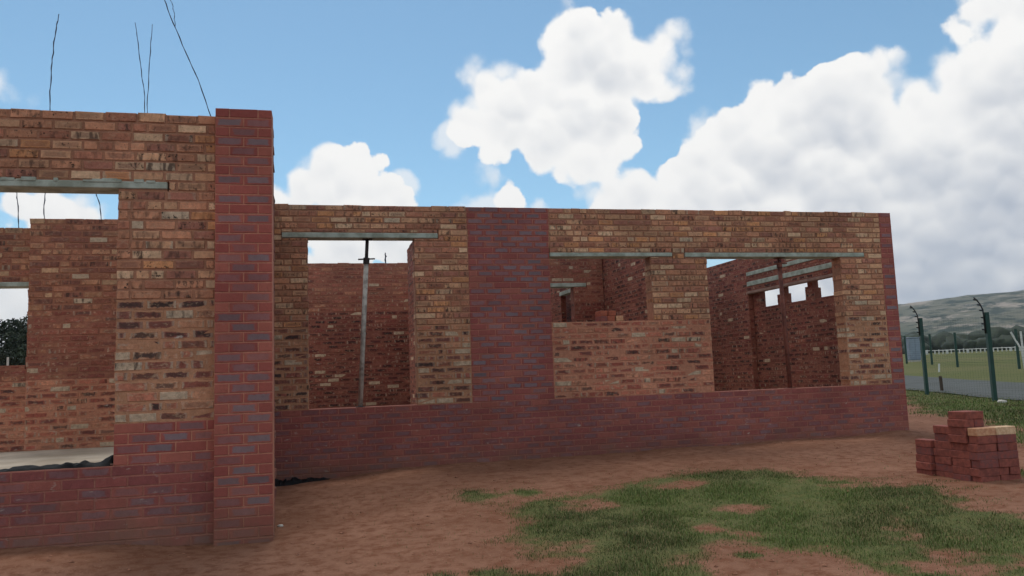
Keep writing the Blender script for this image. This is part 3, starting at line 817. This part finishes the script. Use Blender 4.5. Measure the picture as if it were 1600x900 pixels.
# clods and small stones on the bare soil
rs = random.Random(8)
m = MB()
for i in range(1500):
    x = rs.uniform(-3, 8); y = rs.uniform(3.9, 10.2)
    if (x < -.3 and y > 6.8): continue
    r = .004 + .016 * rs.random() ** 4
    z = ground(x, y) + ZO + float(((vn1(np.array([x]), np.array([y]), 1.1, 3) - .5) * .05 + (vn2(np.array([x]), np.array([y]), 5.5, 3) - .5) * .014)[0])
    b = len(m.v)
    for k in ((1, 0, 0), (0, 1, 0), (-1, 0, 0), (0, -1, 0), (0, 0, 1), (0, 0, -1)):
        m.v.append((x + k[0] * r * rs.uniform(.7, 1.4), y + k[1] * r * rs.uniform(.7, 1.4), z + r * .2 + k[2] * r * rs.uniform(.5, .9)))
    for q in ((0, 1, 4), (1, 2, 4), (2, 3, 4), (3, 0, 4), (1, 0, 5), (2, 1, 5), (3, 2, 5), (0, 3, 5)): m.f.append(tuple(b + i for i in q))
tag(m.build('gravel', M_CLOD, None, (2, 7, 0)), 'small clods and stones scattered over the red soil', 'gravel', kind='stuff')

# gravel road beyond the fence
FD = np.array([-.3421, -.9397]); FN = np.array([.9397, -.3421]); F1 = np.array([18.40, 21.49])
V = []; Fq = []
ts = np.concatenate([np.arange(-120, -10, 4), np.arange(-10, 30, 1.0)]); os_ = np.linspace(.55, 5.0, 8)
for t in ts:
    for o_ in os_:
        e = 0
        if o_ in (os_[0], os_[-1]): e = (vn1(np.array([t * .7]), np.array([o_]), 1.0)[0] - .5) * .7
        p = F1 + FD * t + FN * (o_ + e)
        V.append((p[0], p[1], ground(p[0], p[1]) + ZO + .03))
k = len(os_)
for i in range(len(ts) - 1):
    for j in range(k - 1): Fq.append((i * k + j, i * k + j + 1, (i + 1) * k + j + 1, (i + 1) * k + j))
tag(link('road', mesh('road', V, Fq, M_ROAD), None, (24, 20, 0)), kind='structure')

# ---------------------------------------------------------------- hills and far woods
def hill_material():
    m, n, p, pos = material('hillside')
    q_ = n.sep(pos)
    hp = n.comb(n.math('SUBTRACT', n.math('MULTIPLY', q_[0], .29), n.math('MULTIPLY', q_[1], .27)), n.math('MULTIPLY', q_[2], 1.7), n.math('MULTIPLY', n.math('ADD', q_[0], q_[1]), .04))
    a = n.noise(hp, .006, 6, .6); b = n.noise(hp, .022, 6, .72); c_ = n.noise(hp, .05, 5, .7)
    g = n.mix(n.step(a, .38, .62), (*lin((76, 84, 66)), 1), (*lin((104, 102, 84)), 1))
    g = n.mix(n.step(b, .50, .62), g, (*lin((158, 144, 130)), 1))
    g = n.mix(n.step(c_, .50, .57), g, (*lin((46, 58, 44)), 1))
    n.put(p.inputs['Base Color'], g)
    p.inputs['Roughness'].default_value = 1
    p.inputs['Specular IOR Level'].default_value = 0
    return m
M_HILL = hill_material()
azs = np.radians(np.arange(-75, 115, .35)); rr = np.concatenate([np.arange(900, 2700, 60), np.arange(2700, 4200, 150)])
A_, R2 = np.meshgrid(azs, rr)
deg = np.degrees(A_)
el = np.interp(deg, [-75, -20, 10, 30, 38, 41, 44, 47, 55, 70, 115], [1.2, 1.4, 2.0, 3.0, 3.55, 3.78, 3.95, 4.0, 4.3, 3.2, 1.5])
ridge = 2600 + (vn1(A_ * 6, A_ * 0, 1.0, 3) - .5) * 500
Hm = np.tan(np.radians(el)) * ridge
t = np.clip((R2 - 900) / (ridge - 900), 0, 1)
prof = t ** 1.5 * (1 + .25 * np.sin(t * 3.14))
prof = np.where(R2 > ridge, 1 - np.clip((R2 - ridge) / 2500, 0, 1) * .5, prof)
Xh, Yh = R2 * np.sin(A_), R2 * np.cos(A_)
Zh = Hm * prof * (.86 + .28 * vn2(Xh, Yh, .0016, 5)) + (vn3(Xh, Yh, .012, 3) - .5) * 14 * t + 4
vh = np.stack([Xh, Yh, Zh + ZO - 2 + (R2 < 950) * -12], -1).reshape(-1, 3)
na, nr = len(azs), len(rr)
ii = (np.arange(nr - 1)[:, None] * na + np.arange(na - 1)[None, :]).reshape(-1)
tag(link('hills', np_mesh('hills', vh, np.stack([ii, ii + 1, ii + na + 1, ii + na], -1), M_HILL, True), None, (1500, 1800, 0)), kind='structure')

M_LEAF = simple('leaves', (48, 60, 38), .45, .8, .8, c2=(32, 42, 28))
M_BARK = simple('bark', (84, 70, 58), .3, 6, .9)
import bmesh
def ico(sub):
    b = bmesh.new(); bmesh.ops.create_icosphere(b, subdivisions=sub, radius=1)
    v = np.array([x.co[:] for x in b.verts]); f = np.array([[q.index for q in x.verts] for x in b.faces]); b.free(); return v, f
IV, IF = ico(2)
R_ = np.random.RandomState(12)
Vs = []; Fs = []; off = 0
for i in range(1100):
    a = math.radians(R_.uniform(24, 66)); d = R_.uniform(240, 430)
    x, y = d * math.sin(a), d * math.cos(a); s = R_.uniform(1.5, 3.4)
    v = IV * (np.array([s * 1.25, s * 1.25, s]) * (1 + .28 * (R_.rand(len(IV), 1) - .5) * 2))
    Vs.append(v + np.array([x, y, ground(x, y) + ZO + s * .75])); Fs.append(IF + off); off += len(IV)
tag(link('far_woods', np_mesh('far_woods', np.concatenate(Vs), np.concatenate(Fs), M_LEAF), None, (230, 230, 0)), 'dark belt of bush below the hills', 'woods', kind='stuff')

def tree(loc, height, radius, seed, label):
    R_ = np.random.RandomState(seed)
    x0, y0 = loc; z0 = ground(x0, y0) + ZO
    root = empty('tree', (x0, y0, z0)); tag(root, label, 'tree', 'trees beyond the left window')
    m = MB(); m.tube([(x0, y0, z0 - .1), (x0 + .08, y0, z0 + height * .3), (x0 - .05, y0 + .1, z0 + height * .6)], .16, 8, r1=.07)
    cl = []
    for k in range(26):
        a = R_.uniform(0, 6.28); q = R_.uniform(0, 1) ** .6; zz = R_.uniform(.14, 1)
        pr = radius * math.sqrt(max(.06, 1 - (zz - .45) ** 2 / .34)) * q
        c = Vector((x0 + pr * math.cos(a), y0 + pr * math.sin(a), z0 + height * zz * .9)); cl.append(c)
        if k < 9: m.tube([(x0, y0, z0 + height * .28), tuple(Vector((x0, y0, z0 + height * .35)).lerp(c, .5)), tuple(c)], .06, 5, r1=.012)
    m.build('trunk', M_BARK, root)
    P = []
    for c in cl:
        s = radius * R_.uniform(.28, .5)
        q = R_.normal(size=(560, 3)); q /= np.linalg.norm(q, axis=1)[:, None]; q *= (R_.rand(560, 1) ** .4) * s * np.array([1, 1, .75])
        P.append(q + np.array(c))
    P = np.concatenate(P); n = len(P)
    e1 = R_.normal(size=(n, 3)); e1 /= np.linalg.norm(e1, axis=1)[:, None]
    e2 = np.cross(e1, R_.normal(size=(n, 3))); e2 /= np.linalg.norm(e2, axis=1)[:, None]
    s = R_.uniform(.05, .11, (n, 1))
    vv = np.stack([P - e1 * s, P + e2 * s * .6, P + e1 * s, P - e2 * s * .6], 1).reshape(-1, 3)
    link('crown', np_mesh('crown', vv, np.arange(n * 4).reshape(-1, 4), M_LEAF), root)
tree((-17.9, 51.6), 5.0, 2.3, 1, 'dark bushy tree seen through the left window, leftmost in its opening')
tree((-15.3, 49.0), 5.0, 2.2, 2, 'dark bushy tree seen through the left window, beside its right jamb')

# ---------------------------------------------------------------- loose bricks
BM = [simple('loose_brick_red', (150, 82, 68), .25, 22, .9, c2=(122, 66, 56), bmp=.002), simple('loose_brick_dark', (142, 76, 66), .25, 30, .9, c2=(118, 74, 70), bmp=.002),
      simple('loose_brick_orange', (168, 92, 66), .25, 30, .9, c2=(146, 78, 58), bmp=.002), simple('loose_brick_pale', (206, 160, 124), .2, 30, .9, c2=(188, 132, 98), bmp=.002),
      simple('loose_brick_cream', (222, 190, 152), .2, 30, .9, c2=(200, 160, 124), bmp=.002)]
rs = random.Random(21)
def loose(cx, cy, z, along, mat, label, group, twist=4.0):
    l, w_ = (.222, .106) if along == 'x' else (.106, .222)
    m = MB(); m.box(-l / 2, l / 2, -w_ / 2, w_ / 2, 0, .0725, .004, .0015, rs)
    o = link('loose_brick', mesh('loose_brick', m.v, m.f, mat))
    o.location = (cx + rs.uniform(-.009, .009), cy + rs.uniform(-.006, .006), z + ZO)
    o.rotation_euler = (0, 0, RAD(rs.uniform(-twist, twist)))
    return tag(o, label, 'brick', group)
ORD = ['bottom', 'second', 'third', 'fourth', 'fifth', 'sixth', 'seventh', 'eighth', 'topmost']
NTH = ['first', 'second', 'third', 'fourth', 'fifth', 'sixth', 'seventh']
X0, Y0 = 5.885, 6.30
base = -1.155
GS = 'loose bricks stacked beside the building'
for c in range(9):
    z = base + c * .0738
    if c < 7:
        for i, xx in enumerate((.111, .339)):
            mt = (BM[3], BM[4])[i] if c == 6 else rs.choice(BM[:2] + [BM[0]])
            if c % 3 == 1 and i == 1:                    # laid as two ends side by side
                for q in (0, 1):
                    loose(X0 + .228 + .054 + q * .112, Y0 + .111, z, 'y', rs.choice(BM[:2]), 'red brick end in the %s position, %s course, right half of the stack front' % (('left', 'right')[q], ORD[c]), GS)
                continue
            lb = (('pale orange brick lying on top of the stack at its front left corner', 'pale cream brick lying on top of the stack at its front right corner')[i] if c == 6
                  else 'red brick lying lengthwise, %s course, %s half of the stack front' % (ORD[c], ('left', 'right')[i]))
            loose(X0 + xx, Y0 + .053, z, 'x', mt, lb, GS)
    for k, (t, hmax, dx) in enumerate(((.223, 9, .0), (.452, 7, .012), (.682, 5, -.02))):
        if c >= hmax: continue
        loose(X0 + .053 + dx + rs.uniform(-.012, .012), Y0 + t + rs.uniform(-.004, .004), z, 'y', rs.choice(BM[:2] + [BM[0]]),
              'red brick in the left side of the stack, %s course, %s from front' % (ORD[c], NTH[k + 1]), GS, 3)
    if c > 0:
        loose(X0 + .168, Y0 + .23, z, 'y', rs.choice(BM[:2]), 'red brick of the inner row behind the pale bricks, %s course' % ORD[c], GS) if c < 9 else None
loose(X0 + .168, Y0 + .23, base, 'y', BM[0], 'red brick of the inner row behind the pale bricks, bottom course', GS)
# five bricks left on the sill of the middle opening
GB = 'bricks left on a window sill'
sy = 10.664
for (xx, zz, mt, lb) in ((3.855, .7125, BM[1], 'dark brick end low on the window sill, left of two lower orange ones'),
                         (3.975, .7125, BM[2], 'orange brick end in the middle of the lower row on the window sill'),
                         (4.095, .7125, BM[3], 'pale orange brick end at the right of the row on the window sill'),
                         (3.865, .7865, BM[2], 'upper left brick of the small pile on the window sill'),
                         (3.982, .7865, BM[2], 'upper right brick of the small pile on the window sill')):
    loose(xx, sy, zz, 'y', mt, lb, GB, 1.0)

# ---------------------------------------------------------------- steel props in two openings
def prop(x0, z0, x1, z1, zc, y, mats, label):
    root = empty('steel_prop', (x0, y, z0 + ZO)); tag(root, label, 'prop', 'steel props in the openings')
    P = lambda z: (x0 + (x1 - x0) * (z - z0) / (z1 - z0), y, z + ZO)
    m = MB(); m.box(x0 - .06, x0 + .06, y - .06, y + .06, z0 + ZO + .001, z0 + ZO + .009, .002); m.build('base_plate', mats[1], root)
    m = MB(); m.tube([P(z0 + .009), P((z0 + zc) / 2), P(zc - .05)], .031, 14); m.build('outer_tube', mats[0], root, smooth=True)
    m = MB(); m.tube([P(zc - .04), P(z1 - .009)], .023, 12); m.build('inner_tube', mats[1], root, smooth=True)
    m = MB(); m.tube([P(zc - .06), P(zc - .01), P(zc + .02)], .041, 12)
    col_ = m.build('collar', mats[1], root)
    m = MB(); a = Vector(P(zc)); m.tube([a + Vector((-.11, -.03, -.004)), a + Vector((.11, -.03, .004))], .010, 8); m.build('handle', mats[1], col_)
    m = MB(); a = Vector(P(zc + .03)); m.tube([a + Vector((0, -.05, 0)), a + Vector((0, .05, 0))], .007, 6); m.build('pin', M_BLACKST, root)
    m = MB(); m.box(x1 - .065, x1 + .065, y - .06, y + .06, z1 + ZO - .009, z1 + ZO - .001, .002); m.build('head_plate', mats[1], root)
prop(.495, -.333, .619, 1.876, 1.605, 10.655, (M_GALV, M_DARKST), 'leaning grey steel prop under the lintel of the tall left opening')
prop(6.757, -.333, 6.728, 1.618, 1.53, 10.655, (M_RUST, M_RUST), 'upright rusty red steel prop in the wide right opening')

# ---------------------------------------------------------------- black plastic
def crumple(name, outline, label, seed, hh):
    """outline(s) -> (x, y, z, depth); a crumpled sheet lying along a line"""
    V = []; Fq = []; nS, nT = 70, 9
    va = VN(seed)
    for i in range(nS + 1):
        s = i / nS; x, y, z, dep, k = outline(s)
        for j in range(nT + 1):
            t = j / nT
            e = math.sin(math.pi * t) ** .6
            nz = float(va(np.array([s * 9]), np.array([t * 2.0]), 1.0, 3)[0])
            sp = max(0, float(va(np.array([s * 14 + 40]), np.array([t + 3]), 1.0, 2)[0]) - .35)
            V.append((x + (nz - .5) * .05, y - dep * t + (nz - .5) * .03, z + ZO + .002 + hh * k * e * (nz * .7 + sp * 1.6)))
    for i in range(nS):
        for j in range(nT):
            a = i * (nT + 1) + j; Fq.append((a, a + nT + 1, a + nT + 2, a + 1))
    nb = len(V)
    V += [(a, b, min(c, c * 0 + V[(i // (nT + 1)) * (nT + 1)][2] - .003)) for i, (a, b, c) in enumerate(V)]
    Fq += [tuple(nb + q for q in f[::-1]) for f in Fq]
    o = outline(.5)
    ob = link(name, mesh(name, V, Fq, M_PLASTIC, False), None, (o[0], o[1], o[2] + ZO))
    return tag(ob, label, 'plastic sheet')
crumple('plastic_sheet', lambda s: (-2.75 + s * 1.10, 7.29, -.604, .16, (.15 + .85 * s) * (1 if s < .99 else .6)), 'torn black plastic strip crumpled along the sill of the left opening', 5, .065)
crumple('plastic_sheet', lambda s: (-.70 + s * .80, 10.53, ground(-.70 + s * .8, 10.4) + .0, .62 * (1 - s) ** 1.3 + .05, 1.15 - .8 * s), 'piece of black plastic lying at the foot of the wall beside the pillar', 6, .085)

# ---------------------------------------------------------------- fences and far things
NEARF = empty('steel_fence', (18.40, 21.49, ground(18.4, 21.49) + ZO))
tag(NEARF, 'green steel mesh fence with curved black brackets on its posts beside the road', 'fence')
inw = Vector((-FN[0], -FN[1], 0)); alo = Vector((FD[0], FD[1], 0))
POSTS = []
for k in range(0, 4):
    p = F1 + FD * (4.385 * k); POSTS.append(p)
def at_(p, i, a, z): return (p[0] + inw.x * i + alo.x * a, p[1] + inw.y * i + alo.y * a, z)
for k, p in enumerate(POSTS):
    g = ground(p[0], p[1]) + ZO; top = g + (2.40 if k == 0 else 2.32)
    m = MB(); b = 0
    for (z, q) in ((g - .1, 1), (top, 1)):
        for (i, a) in ((-.045, -.06), (.045, -.06), (.045, .06), (-.045, .06)): m.v.append(at_(p, i, a, z))
    m.f += [(0, 1, 5, 4), (1, 2, 6, 5), (2, 3, 7, 6), (3, 0, 4, 7), (4, 5, 6, 7), (3, 2, 1, 0)]
    po = m.build('post', M_POST, NEARF)
    m = MB(); cur = [(.065, -.55), (.065, -.1), (.075, .08), (.13, .22), (.20, .33), (.27, .40)]
    m.tube([at_(p, i, 0, top + z) for i, z in cur], .018, 8)
    br = m.build('bracket', M_BLACKST, po, smooth=True)
    for (i, z) in ((.065, -.45), (.065, -.30), (.065, -.14), (.085, .05), (.13, .20), (.21, .335)):
        m = MB(); m.tube([at_(p, i + .01, 0, top + z), at_(p, i + .075, 0, top + z + .01)], .022, 8, r1=.016); m.build('insulator', M_BLACKST, po)
for k in range(3):
    a, b = POSTS[k], POSTS[k + 1]
    za, zb = ground(*a) + ZO, ground(*b) + ZO
    m = MB()
    for q in range(44):
        z = .06 + q * .05
        m.tube([(a[0], a[1], za + z), (b[0], b[1], zb + z)], .0009, 3, False)
    for q in range(1, 28):
        p = a + (b - a) * q / 28; zz = za + (zb - za) * q / 28
        m.tube([(p[0] + .003, p[1], zz + .04), (p[0] + .003, p[1], zz + 2.25)], .0009, 3, False)
    m.build('mesh_panel', M_MESHW, NEARF)
    m = MB()
    for (i, z) in ((.14, 1.87), (.14, 2.02), (.14, 2.18), (.16, 2.37), (.205, 2.52), (.285, 2.655)):
        m.tube([at_(a, i, 0, za + z), at_(b, i, 0, zb + z)], .0014, 3, False)
    m.build('electric_wire', M_WIRE, NEARF)

FARF = empty('wire_fence', (38.4, 42.1, ground(38.4, 42.1) + ZO))
tag(FARF, 'distant wire fence with thin dark posts standing in the field', 'fence')
FP = [(43.96, 53.18), (42.0, 48.3), (38.45, 42.1), (36.47, 35.65), (34.2, 29.6)]
for k, (x, y) in enumerate(FP):
    g = ground(x, y) + ZO
    m = MB(); m.tube([(x, y, g - .1), (x, y, g + 1.2), (x, y, g + 2.15)], .075, 8); m.build('post', M_POST, FARF)
for (a, b) in zip(FP[:-1], FP[1:]):
    m = MB()
    for z in np.arange(.15, 2.1, .16): m.tube([(a[0], a[1], ground(*a) + ZO + z), (b[0], b[1], ground(*b) + ZO + z)], .004, 3, False)
    m.build('mesh_panel', M_MESHW, FARF)
x, y = FP[3]; g = ground(x, y) + ZO
for s in (-1, 1):
    m = MB(); m.tube([(x + s * .16 + .0, y - s * .16, g + 2.0), (x + s * .02 + .1, y - s * .02 - .2, g + 1.0), (x + .12, y - .24, g - .05)], .055, 6); m.build('brace', M_WHITE, FARF)

# white picket fence far across the field
a = np.array([72.0, 83.5]); b = np.array([82.5, 73.0])
PK = empty('picket_fence', (*((a + b) / 2), ground(*((a + b) / 2)) + ZO)); tag(PK, 'low white post and rail fence far across the field', 'fence')
n = 34
for i in range(n + 1):
    p = a + (b - a) * i / n; g = ground(*p) + ZO
    m = MB(); wv = .05 + .10 * ((i * 7) % 5 == 0); m.box(p[0] - wv, p[0] + wv, p[1] - .06, p[1] + .06, g - .1, g + .40 + .10 * ((i * 5) % 3 == 0), .01); m.build('picket', M_WHITE, PK)
m = MB(); m.tube([(a[0], a[1], ground(*a) + ZO + .40), (*((a + b) / 2), ground(*((a + b) / 2)) + ZO + .40), (b[0], b[1], ground(*b) + ZO + .40)], .045, 6); m.build('rail', M_WHITE, PK)

x, y = 48.2, 57.5; g = ground(x, y) + ZO
UC = empty('utility_cabinet', (x, y, g)); tag(UC, 'pale blue-grey metal cabinet standing beyond the far fence', 'cabinet')
m = MB(); m.box(x - .55, x + .55, y - .3, y + .3, g + .12, g + 1.95, .03); m.build('body', M_TANK, UC)
m = MB(); m.box(x - .5, x + .5, y - .26, y + .26, g - .1, g + .12, .02); m.build('plinth', M_STONE, UC)
for s in (-1, 1):
    m = MB(); m.box(x + s * .26 - .24, x + s * .26 + .24, y - .325, y - .302, g + .2, g + 1.88, .008); m.build('door', M_TANK, UC)
m = MB(); m.box(x - .6, x + .6, y - .36, y + .36, g + 1.952, g + 2.02, .02); m.build('roof', M_TANK, UC)

x, y = 33.0, 37.5; g = ground(x, y) + ZO
m = MB(); m.tube([(x, y, g - .05), (x + .03, y, g + .2), (x + .05, y, g + .45)], .05, 6); tag(m.build('marker_stake', M_WHITE, None, (x, y, g)), 'short white stake standing in the far grass', 'stake')
x, y = 19.85, 22.5; g = ground(x, y) + ZO
m = MB(); m.tube([(x, y, g - .05), (x - .01, y, g + .3), (x - .02, y, g + .50)], .05, 8); tag(m.build('bollard', M_BARK, None, (x, y, g)), 'short dark post standing in the gravel road', 'bollard')
def stone(x, y, r, label, seed):
    R_ = np.random.RandomState(seed); v, f = ico(2); z = ground(x, y) + ZO
    v = v * np.array([1.3, 1, .6]) * (1 + .35 * (R_.rand(len(v), 1) - .5)) * r + np.array([x, y, z + r * .3])
    tag(link('stone', np_mesh('stone', v, f, M_STONE), None, (x, y, z)), label, 'stone')
stone(16.72, 16.95, .07, 'white stone at the foot of the nearest green fence post', 1)
stone(16.45, 16.70, .10, 'flat white stone in the grass right of the fence post', 2)
stone(-.365, 7.63, .022, 'small white stone on the red soil beside the brick pillar', 3)
LF = empty('wire_fence', (-9.3, 28.4, ground(-9.3, 28.4) + ZO)); tag(LF, 'two thin pale fence posts in front of dark trees beyond the left window', 'fence')
for (x, y) in ((-9.63, 28.4), (-9.0, 28.5)):
    g = ground(x, y) + ZO; m = MB(); m.tube([(x, y, g - .05), (x, y, g + 1.2), (x, y, g + 2.2)], .035, 6); m.build('post', M_STONE, LF)
for z in (.5, 1.0, 1.5):
    m = MB(); m.tube([(-9.63, 28.4, ground(-9.63, 28.4) + ZO + z), (-9.0, 28.5, ground(-9, 28.5) + ZO + z)], .004, 4); m.build('wire', M_WIRE, LF)

# ---------------------------------------------------------------- hazy air
hm = bpy.data.materials.new('haze_air'); hm.use_nodes = True
hn = NT(hm.node_tree); hm.node_tree.nodes.remove(hm.node_tree.nodes['Principled BSDF'])
pv = hn.new('ShaderNodeVolumePrincipled')
pv.inputs['Color'].default_value = (.86, .92, 1.0, 1)
pv.inputs['Density'].default_value = 0.00014
pv.inputs['Anisotropy'].default_value = .2
hn.put([q for q in hm.node_tree.nodes if q.type == 'OUTPUT_MATERIAL'][0].inputs['Volume'], pv.outputs[0])
m = MB(); m.box(-6500, 6500, -1200, 6800, -20, 330)
tag(m.build('haze', hm, None, (0, 0, -20)), kind='stuff')
